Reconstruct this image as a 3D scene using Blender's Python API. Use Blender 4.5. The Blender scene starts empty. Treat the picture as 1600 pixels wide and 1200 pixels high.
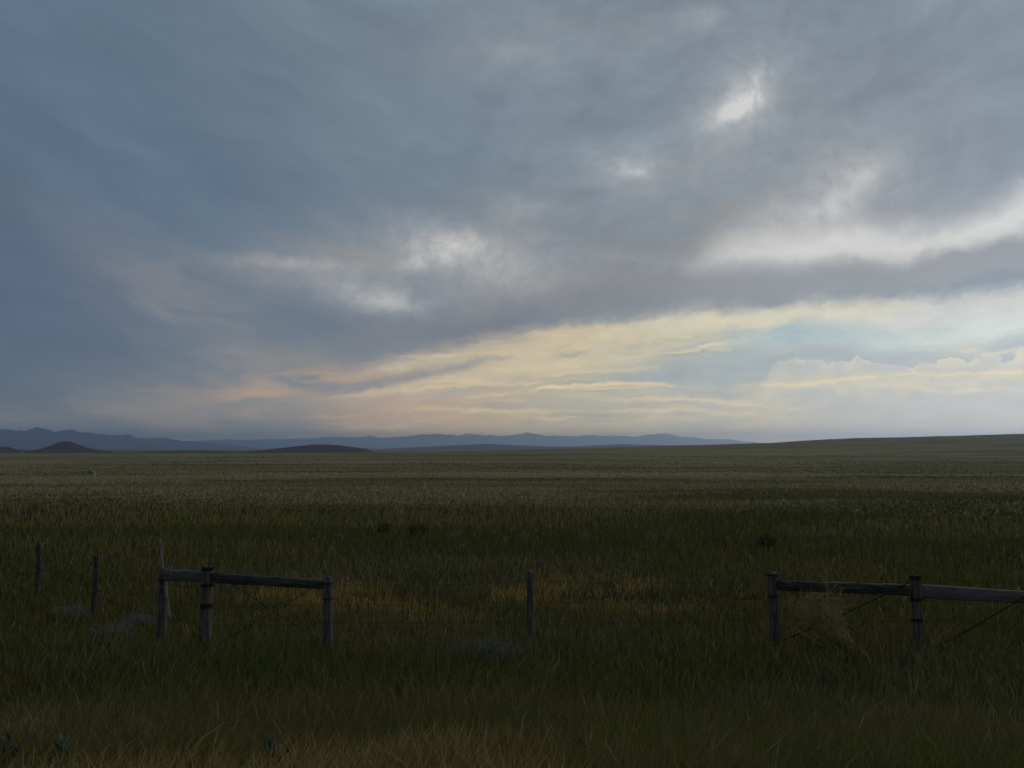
import bpy, math, random
import numpy as np
from mathutils import Vector, Matrix

R = math.radians
C = bpy.context.scene.collection
scn = bpy.context.scene
rng = np.random.default_rng(11)
random.seed(5)

# ------------------------------------------------------------------ camera
CAM_Z = 3.4
PITCH = 4.76
cd = bpy.data.cameras.new('camera')
cd.sensor_width = 36; cd.lens = 27; cd.clip_start = 0.05; cd.clip_end = 150000
cam = bpy.data.objects.new('camera', cd); C.objects.link(cam)
cam.location = (0, 0, CAM_Z); cam.rotation_euler = (R(90 + PITCH), 0, 0)
scn.camera = cam
scn.view_settings.view_transform = 'Standard'
scn.view_settings.look = 'None'
scn.view_settings.exposure = 0
scn.view_settings.gamma = 1
scn.cycles.volume_bounces = 1
scn.cycles.max_bounces = 6
scn.cycles.use_denoising = True
F = 1200.0


def lin(r, g, b):
    f = lambda c: (c/255/12.92) if c/255 <= 0.04045 else ((c/255+0.055)/1.055)**2.4
    return (f(r), f(g), f(b), 1.0)


def azel(px, py):
    """bearing and elevation (degrees) of a place in the sky, as sighted from the road"""
    X = (px-800)/F; Y = (600-py)/F; t = R(PITCH)
    d = Vector((X, math.cos(t)-Y*math.sin(t), math.sin(t)+Y*math.cos(t))).normalized()
    return math.degrees(math.atan2(d.x, d.y)), math.degrees(math.asin(d.z))


# ------------------------------------------------------------------ node helpers
class G:
    def __init__(s, nt): s.nt = nt
    def n(s, t, **k):
        x = s.nt.nodes.new(t)
        for a, b in k.items(): setattr(x, a, b)
        return x
    def put(s, sock, v):
        if isinstance(v, bpy.types.NodeSocket): s.nt.links.new(v, sock)
        else: sock.default_value = v
    def m(s, op, a, b=0.0, c=0.0, clamp=False):
        x = s.n('ShaderNodeMath', operation=op, use_clamp=clamp)
        s.put(x.inputs[0], a); s.put(x.inputs[1], b); s.put(x.inputs[2], c)
        return x.outputs[0]
    def add(s, a, b): return s.m('ADD', a, b)
    def sub(s, a, b): return s.m('SUBTRACT', a, b)
    def mul(s, a, b): return s.m('MULTIPLY', a, b)
    def vm(s, op, a, b=(0, 0, 0)):
        x = s.n('ShaderNodeVectorMath', operation=op)
        s.put(x.inputs[0], a); s.put(x.inputs[1], b)
        return x
    def ss(s, v, a, b, lo=0.0, hi=1.0):
        x = s.n('ShaderNodeMapRange', interpolation_type='SMOOTHSTEP')
        if a > b: a, b, lo, hi = b, a, hi, lo
        s.put(x.inputs[0], v)
        x.inputs[1].default_value = a; x.inputs[2].default_value = b
        x.inputs[3].default_value = lo; x.inputs[4].default_value = hi
        return x.outputs[0]
    def mix(s, f, a, b, mode='MIX'):
        x = s.n('ShaderNodeMix', data_type='RGBA', blend_type=mode)
        s.put(x.inputs[0], f); s.put(x.inputs[6], a); s.put(x.inputs[7], b)
        return x.outputs[2]
    def noise(s, vec, scale, detail=4, rough=0.5, dist=0.0, out=0):
        x = s.n('ShaderNodeTexNoise')
        s.put(x.inputs['Vector'], vec)
        x.inputs['Scale'].default_value = scale; x.inputs['Detail'].default_value = detail
        x.inputs['Roughness'].default_value = rough; x.inputs['Distortion'].default_value = dist
        return x.outputs[out]
    def mapping(s, vec, loc=(0, 0, 0), rot=0.0, scale=(1, 1, 1), kind='TEXTURE'):
        x = s.n('ShaderNodeMapping', vector_type=kind)
        s.put(x.inputs[0], vec)
        x.inputs[1].default_value = loc; x.inputs[2].default_value = (0, 0, rot); x.inputs[3].default_value = scale
        return x.outputs[0]
    def ramp(s, v, stops):
        x = s.n('ShaderNodeValToRGB'); e = x.color_ramp.elements
        while len(e) < len(stops): e.new(0.5)
        for q, (p, c) in zip(e, stops): q.position = p; q.color = c
        s.put(x.inputs[0], v)
        return x.outputs[0]


# ------------------------------------------------------------------ world: overcast evening sky
SUN_AZ, SUN_EL = 38.0, 17.0
w = bpy.data.worlds.new('World'); scn.world = w; w.use_nodes = True
nt = w.node_tree; nt.nodes.clear(); g = G(nt)
tc = g.n('ShaderNodeTexCoord').outputs['Generated']
D = g.vm('NORMALIZE', tc).outputs[0]
sx = g.n('ShaderNodeSeparateXYZ'); g.put(sx.inputs[0], D)
AZ = g.mul(g.m('ARCTAN2', sx.outputs[0], sx.outputs[1]), 57.29578)
EL = g.mul(g.m('ARCSINE', sx.outputs[2]), 57.29578)


def comb(a, b, c=0.0):
    x = g.n('ShaderNodeCombineXYZ')
    g.put(x.inputs[0], a); g.put(x.inputs[1], b); g.put(x.inputs[2], c)
    return x.outputs[0]


def rgb(a, b, c):
    x = g.n('ShaderNodeCombineColor')
    g.put(x.inputs[0], a); g.put(x.inputs[1], b); g.put(x.inputs[2], c)
    return x.outputs[0]


# places in the sky are (bearing, elevation) pairs in degrees
P = (AZ, EL)


def turned(p, loc=(0, 0), rot=0.0, size=(1, 1)):
    """coordinates along and across a lay of cloud turned by rot"""
    c, s_ = math.cos(R(rot)), math.sin(R(rot)); out = []
    for kx, ky, q in ((c, s_, size[0]), (-s_, c, size[1])):
        k0 = -(loc[0]*kx+loc[1]*ky)/q
        out.append(g.m('MULTIPLY_ADD', p[1], ky/q, g.m('MULTIPLY_ADD', p[0], kx/q, k0)))
    return out


def cn_(p, loc=(0, 0), rot=0.0, size=(1, 1), detail=5, rough=0.6):
    u = turned(p, loc, rot, size)
    return g.noise(comb(u[0], u[1]), 1.0, detail, rough)


def warp(p, scale, ampx, ampy, detail=3, off=(0, 0), rough=0.5):
    u = turned(p, (-off[0], -off[1]), 0, (1/scale, 1/scale))
    c = g.noise(comb(u[0], u[1]), 1.0, detail, rough, out=1)
    x = g.n('ShaderNodeSeparateColor'); g.put(x.inputs[0], c)
    return (g.add(p[0], g.m('MULTIPLY_ADD', x.outputs[0], ampx, -ampx/2)), g.add(p[1], g.m('MULTIPLY_ADD', x.outputs[1], ampy, -ampy/2)))


Pw = warp(warp(P, 0.07, 9, 4, 2), 0.3, 3.4, 2.0, 5, (30, 7), 0.6)      # soft, wide warping
Pf = warp(warp(P, 0.16, 4.0, 1.2, 4, (9, 50), 0.6), 0.9, 1.3, 0.55, 6, (3, 5), 0.62)     # fine warping for the low clouds
AZw, ELw = Pw; AZf, ELf = Pf
PXD = 20.5


def blob(px, py, rx, ry, rot=0.0, amp=1.0, p=None):
    u = turned(p or Pw, azel(px, py), rot, (rx/PXD, ry/PXD))
    d = g.m('MULTIPLY_ADD', u[1], u[1], g.mul(u[0], u[0]))
    return g.mul(g.m('POWER', 1/math.e, d), amp)


def curve(pts, az=None):
    """a line across the sky: elevation as a function of bearing"""
    x = g.n('ShaderNodeFloatCurve'); cv = x.mapping.curves[0]
    ae = [azel(*p) for p in pts]
    ps = [((a+50)/100, (e+5)/50) for a, e in ae]
    while len(cv.points) < len(ps): cv.points.new(0.5, 0.5)
    for i, p in enumerate(ps):
        cv.points[i].location = p
    x.mapping.extend = 'HORIZONTAL'; x.mapping.update()
    t = g.m('MULTIPLY_ADD', az or AZ, 0.01, 0.5, clamp=True)
    g.put(x.inputs[1], t)
    return g.m('MULTIPLY_ADD', x.outputs[0], 50.0, -5.0)


# the grey deck
tb = g.ss(g.add(AZw, g.mul(ELw, 0.55)), -34, 26)
deck = g.ramp(tb, [(0.0, lin(91, 109, 128)), (0.3, lin(101, 120, 137)), (0.6, lin(116, 132, 145)), (1.0, lin(125, 138, 149))])
# sheen of cloud streaks: two lays, one falling to the right on the left half, one rising on the right
s1 = cn_(Pw, (0, 0), -27, (15, 3.0), 5, 0.55)
s2 = cn_(Pw, (0, 0), 14, (14, 4.5), 5, 0.55)
st = g.n('ShaderNodeMix'); g.put(st.inputs[0], g.ss(AZ, -14, 14)); g.put(st.inputs[2], s1); g.put(st.inputs[3], s2)
st = st.outputs[0]
big = cn_(P, (0, 0), 0, (18.18, 18.18), 3, 0.5)
mod = g.add(g.m('MULTIPLY_ADD', st, 0.5, 0.75), g.m('MULTIPLY_ADD', big, 0.5, -0.25))
deck = g.mix(1.0, deck, rgb(mod, mod, g.m('MULTIPLY_ADD', mod, 0.8, 0.2)), 'MULTIPLY')

def layer(base, col, masks, clamp=1.0):
    t = masks[0]
    for q in masks[1:]: t = g.add(t, q)
    t = g.m('MINIMUM', t, clamp)
    return g.mix(t, base, col)

# warm grey thin places
fn = cn_(Pw, (3, 0), -12, (7, 1.6), 5, 0.6)
fn = g.ss(fn, 0.32, 0.66)
warm = [blob(300, 480, 180, 50, -20, 0.75), blob(450, 415, 170, 35, 4, 0.6), blob(520, 470, 120, 30, -8, 0.4), blob(720, 420, 190, 60, -5, 0.6),
        blob(420, 600, 220, 45, 8, 0.75), blob(330, 645, 260, 35, 4, 0.65), blob(1150, 250, 260, 90, 20, 0.3),
        blob(900, 60, 260, 40, 5, 0.3), blob(820, 340, 120, 60, 10, 0.35), blob(1250, 350, 300, 90, 12, 0.5),
        blob(1000, 440, 330, 50, 8, 0.45), blob(560, 530, 150, 30, 8, 0.3)]
wsum = warm[0]
for q in warm[1:]: wsum = g.add(wsum, q)
wsum = g.mul(wsum, g.m('MULTIPLY_ADD', fn, 0.85, 0.5))
deck = g.mix(g.m('MINIMUM', wsum, 0.9), deck, lin(147, 146, 145))
mot = g.m('MULTIPLY_ADD', cn_(Pw, (6, 11), 24, (3.4, 1.9), 5, 0.6), 0.5, 0.75)
mot = g.m('MULTIPLY_ADD', g.sub(mot, 1.0), g.ss(AZ, -16, 6), 1.0)
deck = g.mix(1.0, deck, rgb(mot, mot, mot), 'MULTIPLY')
# dark blue troughs
deck = layer(deck, lin(84, 100, 124), [blob(60, 430, 260, 70, 0, 0.45), blob(540, 330, 230, 45, -8, 0.3),
                                       blob(60, 600, 200, 60, 0, 0.35), blob(520, 470, 100, 22, 0, 0.35), blob(560, 510, 130, 25, 5, 0.45)])
deck = layer(deck, lin(122, 125, 132), [blob(650, 530, 160, 22, 10, 0.5), blob(900, 470, 240, 26, 5, 0.6), blob(760, 500, 160, 22, 8, 0.4)])
# bright thin spots where the sun gets through
hn = cn_(Pw, (0, 0), 0, (1.333, 1.333), 5, 0.6); hn = g.ss(hn, 0.34, 0.60)
Ps = warp(warp(P, 0.4, 2.2, 1.4, 4, (8, 1), 0.6), 1.6, 0.8, 0.5, 4, (2, 3), 0.6)
sp = [blob(1142, 172, 34, 14, 14, 0.55, Ps), blob(1164, 152, 26, 22, 40, 0.42, Ps), blob(1184, 128, 14, 20, 10, 0.25, Ps), blob(1155, 160, 90, 66, 40, 0.28, Ps),
      blob(705, 385, 48, 14, 6, 0.45, Ps), blob(668, 410, 44, 12, 6, 0.34, Ps), blob(735, 400, 140, 46, -12, 0.4, Ps), blob(600, 470, 54, 13, -10, 0.34, Ps), blob(575, 458, 100, 30, -10, 0.32, Ps),
      blob(990, 266, 26, 10, -10, 0.34, Ps), blob(985, 262, 70, 36, -10, 0.26, Ps), blob(1352, 275, 20, 22, 60, 0.3, Ps), blob(1298, 325, 36, 22, 35, 0.34, Ps), blob(1320, 305, 100, 66, 40, 0.28, Ps),
      blob(1095, 30, 36, 16, 10, 0.22, Ps), blob(800, 85, 60, 14, 0, 0.12, Ps), blob(820, 320, 50, 22, 0, 0.16, Ps), blob(1210, 345, 70, 30, 10, 0.22, Ps),
      blob(460, 412, 80, 10, 0, 0.22, Ps)]
ssum = sp[0]
for q in sp[1:]: ssum = g.add(ssum, q)
ssum = g.mul(ssum, g.m('MULTIPLY_ADD', hn, 0.5, 0.72))
deck = g.mix(g.m('MINIMUM', ssum, 1.0), deck, lin(212, 211, 208))
# the long bright rent at the right, and its dark band
lnB = curve([(1000, 425), (1100, 412), (1200, 398), (1330, 388), (1450, 380), (1550, 360), (1600, 345), (1720, 320)])
dB = g.sub(ELw, lnB)
band = g.m('EXPONENT', g.mul(g.m('POWER', g.m('ABSOLUTE', g.mul(dB, 0.82)), 2.0), -1.0))
band = g.mul(band, g.ss(AZw, azel(1040, 400)[0], azel(1230, 400)[0]))
bn = g.ss(cn_(Pw, (0, 0), 6, (5, 2), 5, 0.6), 0.25, 0.6)
deck = g.mix(g.mul(band, g.m('MULTIPLY_ADD', bn, 0.6, 0.4)), deck, lin(216, 212, 202))
deck = layer(deck, lin(215, 214, 212), [blob(1590, 335, 70, 26, 20, 0.8), blob(1330, 385, 110, 24, 5, 0.6), blob(1180, 404, 80, 13, 5, 0.5)])
deck = layer(deck, lin(148, 149, 152), [blob(1380, 435, 240, 19, 6, 0.85), blob(1560, 402, 130, 16, 8, 0.75), blob(1150, 450, 200, 22, 3, 0.5)])

# below the deck: the pale evening strip
edge = curve([(250, 690), (400, 650), (480, 604), (560, 572), (700, 535), (800, 514), (950, 492), (1100, 476), (1250, 464),
              (1400, 458), (1600, 438), (1700, 430)])
en = g.add(g.mul(cn_(Pf, (0, 0), 8, (6, 1.4), 6, 0.6), 0.55), g.mul(cn_(Pf, (4, 2), 8, (3, 1.8), 6, 0.65), 0.45))
dE = g.sub(g.add(edge, g.m('MULTIPLY_ADD', en, 3.4, -1.7)), ELf)           # degrees below the deck's edge
low_m = g.mul(g.ss(dE, -0.5, 1.3), g.ss(AZf, azel(380, 600)[0], azel(640, 600)[0]))
taz = g.ss(AZ, -16, 34)
az01 = lambda px: (azel(px, 620)[0]+22)/60
lowc = g.ramp(g.m('MULTIPLY_ADD', AZf, 1/60, 22/60), [
    (az01(430), lin(140, 136, 132)), (az01(530), lin(168, 155, 138)), (az01(700), lin(184, 171, 146)), (az01(900), lin(184, 180, 157)),
    (az01(1100), lin(186, 188, 172)), (az01(1240), lin(184, 187, 180)), (az01(1400), lin(182, 186, 184)), (az01(1600), lin(188, 190, 187))])
# thin level bars of cloud
b1 = cn_(Pf, (0, 0), 2, (9, 0.75), 7, 0.62)
b2 = cn_(Pf, (5, 3), 5, (6, 1.0), 6, 0.6)
b3 = cn_(Pf, (15, 8), 1, (14, 0.5), 5, 0.6)
zone = g.ss(AZ, azel(1280, 600)[0], azel(1120, 600)[0])
lowc = g.mix(g.mul(g.ss(b2, 0.46, 0.62), g.m('MULTIPLY_ADD', zone, 0.6, 0.1)), lowc, lin(158, 162, 158))
lowc = g.mix(g.mul(g.ss(b1, 0.50, 0.64), g.m('MULTIPLY_ADD', zone, 0.8, 0.08)), lowc, lin(224, 204, 164))
lowc = g.mix(g.mul(g.ss(b3, 0.54, 0.68), g.mul(zone, 0.5)), lowc, lin(152, 152, 148))
# grey veil with light shafts painted in under the right cloud, peach glow at the left foot
veil = g.mul(g.ss(AZ, azel(1205, 640)[0], azel(1275, 640)[0]), g.ss(EL, azel(1300, 590)[1], azel(1300, 640)[1]))
shaft = cn_(P, (0, 0), 4, (1.1, 14), 3, 0.5)
lowc = g.mix(g.mul(veil, g.m('MULTIPLY_ADD', shaft, 0.3, 0.72)), lowc, lin(177, 180, 181))
lowc = layer(lowc, lin(200, 192, 166), [blob(1120, 655, 110, 34, 0, 0.5, Pf)])
lowc = layer(lowc, lin(194, 194, 178), [blob(1600, 690, 130, 20, 0, 0.5, P)])
lowc = layer(lowc, lin(196, 168, 140), [blob(600, 635, 170, 34, 4, 0.6)])
lowc = layer(lowc, lin(198, 186, 158), [blob(860, 672, 420, 12, 0, 0.3, P)])
lowc = layer(lowc, lin(212, 199, 163), [blob(860, 548, 160, 24, 9, 0.75, Pf), blob(580, 576, 75, 8, 7, 0.9, Pf), blob(930, 570, 70, 10, 4, 0.6, Pf), blob(740, 590, 190, 12, 8, 0.5, Pf)])
lowc = layer(lowc, lin(133, 137, 146), [blob(610, 592, 90, 9, 9, 0.85, Pf), blob(745, 568, 55, 6, 13, 0.8, Pf), blob(890, 555, 28, 5, 3, 0.5, Pf), blob(520, 606, 60, 9, 6, 0.7, Pf)])
lowc = layer(lowc, lin(160, 170, 170), [blob(1090, 582, 110, 17, 2, 0.9, Pf), blob(1000, 592, 60, 9, 0, 0.6, Pf), blob(700, 618, 60, 7, 5, 0.5, Pf), blob(920, 628, 110, 9, 2, 0.5, Pf)])
# blue opening
gapc = curve([(900, 575), (1040, 545), (1180, 526), (1300, 520), (1390, 527), (1480, 520), (1600, 498), (1700, 488)])
dG = g.sub(ELf, gapc)
gm = g.m('EXPONENT', g.mul(g.m('POWER', g.m('ABSOLUTE', g.mul(dG, 1.15)), 2.0), -1.0))
gm = g.mul(gm, g.ss(AZf, azel(1050, 550)[0], azel(1230, 550)[0]))
sky = g.n('ShaderNodeTexSky', sky_type='NISHITA', sun_disc=False, sun_elevation=R(SUN_EL), sun_rotation=R(SUN_AZ))
clear = g.mix(0.8, g.mix(1.0, sky.outputs[0], (0.07, 0.07, 0.07, 1), 'MULTIPLY'), lin(112, 156, 174))
low2 = g.mix(g.mul(g.ss(g.sub(curve([(900, 560), (1100, 548), (1250, 535), (1600, 505)]), ELf), -0.4, 1.0), g.mul(g.ss(AZ, azel(950, 550)[0], azel(1200, 550)[0]), 0.7)),
             lowc, lin(160, 171, 178))
cumt = curve([(960, 628), (1100, 612), (1150, 603), (1180, 592), (1203, 577), (1228, 566), (1260, 560), (1295, 563), (1308, 571), (1330, 566), (1350, 560), (1385, 560), (1400, 566), (1412, 574), (1432, 566), (1480, 560), (1540, 557), (1600, 554), (1700, 550)])
cn = cn_(P, (0, 0), 0, (0.3846, 0.3846), 5, 0.6)
vo_ = g.n('ShaderNodeTexVoronoi', feature='SMOOTH_F1'); g.put(vo_.inputs['Vector'], comb(*turned(Pf, (0, 0), 0, (1.18, 1.18)))); vo_.inputs['Scale'].default_value = 1.0; vo_.inputs['Smoothness'].default_value = 0.25
dC = g.sub(g.add(cumt, g.add(g.m('MULTIPLY_ADD', cn, 0.6, -0.3), g.m('MULTIPLY_ADD', vo_.outputs['Distance'], -1.5, 0.7))), EL)
cmask = g.ss(dC, -0.06, 0.24)
lowc = g.mix(g.mul(cmask, g.ss(AZ, azel(1100, 600)[0], azel(1200, 600)[0])), low2, lowc)
lowc = g.mix(g.m('MULTIPLY', gm, 1.35, clamp=True), lowc, clear)
rim = g.mul(g.mul(g.ss(dC, -0.03, 0.12), g.m('POWER', 1/math.e, g.mul(g.m('MAXIMUM', dC, 0.0), 2.2))), g.ss(cn_(P, (4, 0), 0, (1.3, 1.3), 4, 0.6), 0.36, 0.6, 0.15, 1.0))
rim = g.mul(rim, g.ss(AZ, azel(1170, 580)[0], azel(1270, 580)[0]))
lowc = g.mix(g.mul(rim, 0.9), lowc, lin(224, 215, 184))
lowc = g.mix(g.mul(g.mul(cmask, g.ss(dC, 0.3, 0.8)), g.mul(g.ss(dC, 2.3, 1.4), g.mul(g.ss(AZ, azel(1150, 580)[0], azel(1300, 580)[0]), 0.8))), lowc, lin(200, 196, 172))
lowc = layer(lowc, lin(172, 178, 184), [blob(1262, 577, 42, 8, 4, 0.7, Pf), blob(1372, 577, 26, 9, 0, 0.7, Pf), blob(1500, 575, 60, 6, 2, 0.4, Pf)])
lowc = layer(lowc, lin(222, 214, 186), [blob(1512, 543, 22, 4, 6, 0.8, Pf), blob(1440, 546, 20, 2.5, 2, 0.5, Pf), blob(1575, 546, 40, 3, 2, 0.6, Pf)])
for pts, k, am in (([(1140, 604), (1200, 602), (1290, 600), (1400, 588), (1600, 576), (1700, 572)], 7, 0.85),
                   ([(1340, 606), (1420, 607), (1480, 612), (1560, 606)], 6, 0.6),
                   ([(700, 622), (780, 616), (850, 606), (1000, 600), (1060, 604)], 7, 0.9),
                   ([(1010, 550), (1080, 548), (1120, 540), (1190, 530)], 6, 0.8),
                   ([(1000, 528), (1080, 512), (1150, 508), (1260, 502)], 6, 0.7),
                   ([(800, 586), (900, 583), (960, 578), (1020, 573)], 6, 0.6),
                   ([(860, 618), (1000, 622), (1140, 625), (1250, 636)], 6, 0.6),
                   ([(460, 628), (560, 616), (700, 606), (800, 596)], 6, 0.5),
                   ([(640, 640), (800, 642), (1000, 640), (1200, 644)], 6, 0.4)):
    c_ = curve(pts); d_ = g.mul(g.sub(ELf, c_), k)
    v_ = g.m('EXPONENT', g.mul(g.mul(d_, d_), -1.0))
    a0, a1 = azel(*pts[0])[0], azel(*pts[-1])[0]
    v_ = g.mul(v_, g.mul(g.ss(AZf, a0, a0+4), g.ss(AZf, a1+2, a1-3)))
    v_ = g.mul(v_, g.ss(b1, 0.35, 0.55))
    lowc = g.mix(g.mul(v_, am), lowc, lin(226, 210, 170))
# fringe of lit cloud that hangs along the deck's edge
fr_t = g.mul(g.ss(dE, 0.1, 1.1), g.ss(dE, 3.2, 1.4))
fr = g.mul(fr_t, g.mul(g.ss(AZf, azel(640, 560)[0], azel(860, 560)[0]), g.ss(cn_(Pf, (2, 9), 9, (4.5, 1.3), 6, 0.62), 0.34, 0.54)))
frc = g.ramp(taz, [(0.0, lin(196, 172, 140)), (0.4, lin(208, 194, 158)), (0.75, lin(214, 205, 175)), (1.0, lin(206, 203, 188))])
lowc = g.mix(fr, lowc, frc)
lowc = layer(lowc, lin(214, 208, 184), [blob(1370, 486, 80, 17, 2, 1.0, Pf), blob(1390, 504, 46, 10, -12, 0.8, Pf), blob(1230, 486, 90, 14, 5, 0.8, Pf), blob(1060, 500, 90, 14, 8, 0.6, Pf)])
lowc = layer(lowc, lin(203, 202, 195), [blob(1480, 488, 120, 18, 8, 0.7, Pf), blob(1560, 470, 110, 24, 8, 0.8, Pf), blob(560, 578, 90, 10, 10, 0.35, Pf)])
gm2 = g.mul(g.m('POWER', 1/math.e, g.m('POWER', g.m('ABSOLUTE', g.mul(dG, 1.5)), 2.0)), g.ss(AZf, azel(1200, 550)[0], azel(1290, 550)[0]))
lowc = g.mix(g.mul(gm2, 0.8), lowc, clear)
puff = g.m('MULTIPLY_ADD', cn_(Pf, (7, 2), 6, (2.2, 0.8), 7, 0.65), 0.5, 0.84)
lowc = g.mix(1.0, lowc, rgb(puff, puff, puff), 'MULTIPLY')
wis = g.m('MULTIPLY_ADD', cn_(Pw, (2, 6), -7, (7.0, 1.5), 5, 0.55), 0.22, 0.89)
deck = g.mix(1.0, deck, rgb(wis, wis, wis), 'MULTIPLY')
sk = g.mix(low_m, deck, lowc)
# left foot of the glow, thin cloud catching it under the deck
tl = g.ss(cn_(Pf, (0, 4), 6, (8, 0.9), 5, 0.6), 0.42, 0.62)
sk = g.mix(g.mul(g.mul(tl, 0.75), g.add(blob(430, 605, 110, 24, 8, 1.0), blob(560, 590, 110, 20, 8, 0.8))), sk, lin(190, 166, 138))
sk = g.mix(blob(410, 602, 24, 9, -10, 0.6, Pf), sk, lin(184, 164, 140))
# the air between here and the horizon takes some of the low sky's light away again
HZ = g.m('EXPONENT', g.mul(g.m('MAXIMUM', EL, 0.0), -0.42))
H2 = g.m('POWER', 1/math.e, g.mul(g.m('MAXIMUM', EL, 0.0), 1.2))
sk = g.mix(1.0, sk, rgb(g.m('MULTIPLY_ADD', H2, 2.2, g.m('MULTIPLY_ADD', HZ, 1.85, 1.0)), g.m('MULTIPLY_ADD', H2, 1.3, g.m('MULTIPLY_ADD', HZ, 1.35, 1.0)), g.m('MULTIPLY_ADD', H2, 0.1, g.m('MULTIPLY_ADD', HZ, 0.58, 1.0))), 'MULTIPLY')
sk = g.mix(g.ss(EL, -0.2, -2.0), sk, lin(40, 40, 34))
bg = g.n('ShaderNodeBackground'); g.put(bg.inputs[0], sk); bg.inputs[1].default_value = 1.0
wo = g.n('ShaderNodeOutputWorld'); nt.links.new(bg.outputs[0], wo.inputs[0])
w.cycles.sampling_method = 'MANUAL'; w.cycles.sample_map_resolution = 512

sd = bpy.data.lights.new('sun', 'SUN'); sd.energy = 0.5; sd.angle = R(14); sd.color = (1.0, 0.88, 0.72)
so = bpy.data.objects.new('sun', sd); C.objects.link(so)
a, e = R(SUN_AZ), R(SUN_EL)
sdir = Vector((math.sin(a)*math.cos(e), math.cos(a)*math.cos(e), math.sin(e)))
so.rotation_euler = sdir.to_track_quat('Z', 'Y').to_euler()


# ------------------------------------------------------------------ small numpy value noise
def vnoise(x, y, seed=0):
    xi = np.floor(x).astype(np.int64); yi = np.floor(y).astype(np.int64)
    fx = x-xi; fy = y-yi; fx = fx*fx*(3-2*fx); fy = fy*fy*(3-2*fy)
    def h(i, j):
        n = (i*374761393 + j*668265263 + seed*974634777) & 0x7fffffff
        n = ((n ^ (n >> 13))*1274126177) & 0x7fffffff
        return ((n ^ (n >> 16)) & 0xffff)/65535.0
    return (h(xi, yi)*(1-fx)+h(xi+1, yi)*fx)*(1-fy)+(h(xi, yi+1)*(1-fx)+h(xi+1, yi+1)*fx)*fy


def fbm(x, y, seed=0, oct=4):
    v = 0; a = 0.5; t = 0
    for k in range(oct):
        v = v+a*vnoise(x*2**k, y*2**k, seed+k); t += a; a *= 0.5
    return v/t


def sstep(t): t = np.clip(t, 0, 1); return t*t*(3-2*t)


RX = np.array([-2500, -1200, -200, 0, 100, 200, 390, 460, 521, 533, 620, 800, 1200, 2500, 6000.])
RZ = np.array([-6.8, -6.4, -3.2, 0.8, 3.2, 5.6, 11.4, 13.8, 16.4, 19.6, 21.7, 27.4, 33, 38, 38.])


def height(x, y):
    x = np.asarray(x, float); y = np.asarray(y, float)
    bank = 1.85*(1-sstep((y-0.5)/10.5))
    r = np.hypot(x, y)
    plain = -0.0062*np.clip(r-100, 0, 2400)
    zr = np.interp(x, RX, RZ)
    s = np.where(y < 1200, np.clip((y-230)/970, 0, 1)**1.25, 1.0)
    up = (zr+6.8)*s
    up = up*(1-sstep((y-1300)/1600))
    z = bank+plain+up
    nearf = np.clip((y-9)/10, 0, 1)
    z = z+(fbm(x/7, y/7, 3)-0.5)*0.22*nearf*(1-0.0*r)
    z = z+(fbm(x/60, y/60, 9)-0.5)*np.clip((r-25)/300, 0, 1)*0.7
    z = z+(fbm(x/260, y/260, 19)-0.5)*np.clip((r-300)/1500, 0, 1)*1.6
    return z


def hz(x, y): return float(height(np.array([x]), np.array([y]))[0])


def at(px, py, Y):
    """a point Y metres out from the road, sighted at (px, py)"""
    q = (600-py)/F; t = R(PITCH); k = Y/(math.cos(t)-q*math.sin(t))
    return Vector(((px-800)/F*k, Y, CAM_Z+(math.sin(t)+q*math.cos(t))*k))


# ------------------------------------------------------------------ meshes
def mesh_np(name, verts, faces_flat, nper, mat, parent=None, cols=None, smooth=False):
    me = bpy.data.meshes.new(name)
    nv = len(verts); nf = len(nper)
    me.vertices.add(nv); me.vertices.foreach_set('co', np.asarray(verts, np.float32).ravel())
    me.loops.add(len(faces_flat)); me.loops.foreach_set('vertex_index', np.asarray(faces_flat, np.int32))
    me.polygons.add(nf)
    st = np.concatenate([[0], np.cumsum(nper)[:-1]]).astype(np.int32)
    me.polygons.foreach_set('loop_start', st)
    if smooth: me.polygons.foreach_set('use_smooth', np.ones(nf, bool))
    me.update(calc_edges=True)
    if cols is not None:
        ca = me.color_attributes.new('tint', 'FLOAT_COLOR', 'POINT')
        ca.data.foreach_set('color', np.asarray(cols, np.float32).ravel())
    me.materials.append(mat)
    o = bpy.data.objects.new(name, me); C.objects.link(o)
    if parent: o.parent = parent
    return o


def grid_obj(name, X, Y, Z, mat, wrap=False):
    n, m = X.shape
    v = np.stack([X, Y, Z], -1).reshape(-1, 3)
    i, j = np.meshgrid(np.arange(n-1), np.arange(m if wrap else m-1), indexing='ij')
    j2 = (j+1) % m
    f = np.stack([i*m+j, i*m+j2, (i+1)*m+j2, (i+1)*m+j], -1).reshape(-1)
    return mesh_np(name, v, f, np.full(len(f)//4, 4), mat, smooth=True)


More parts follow.
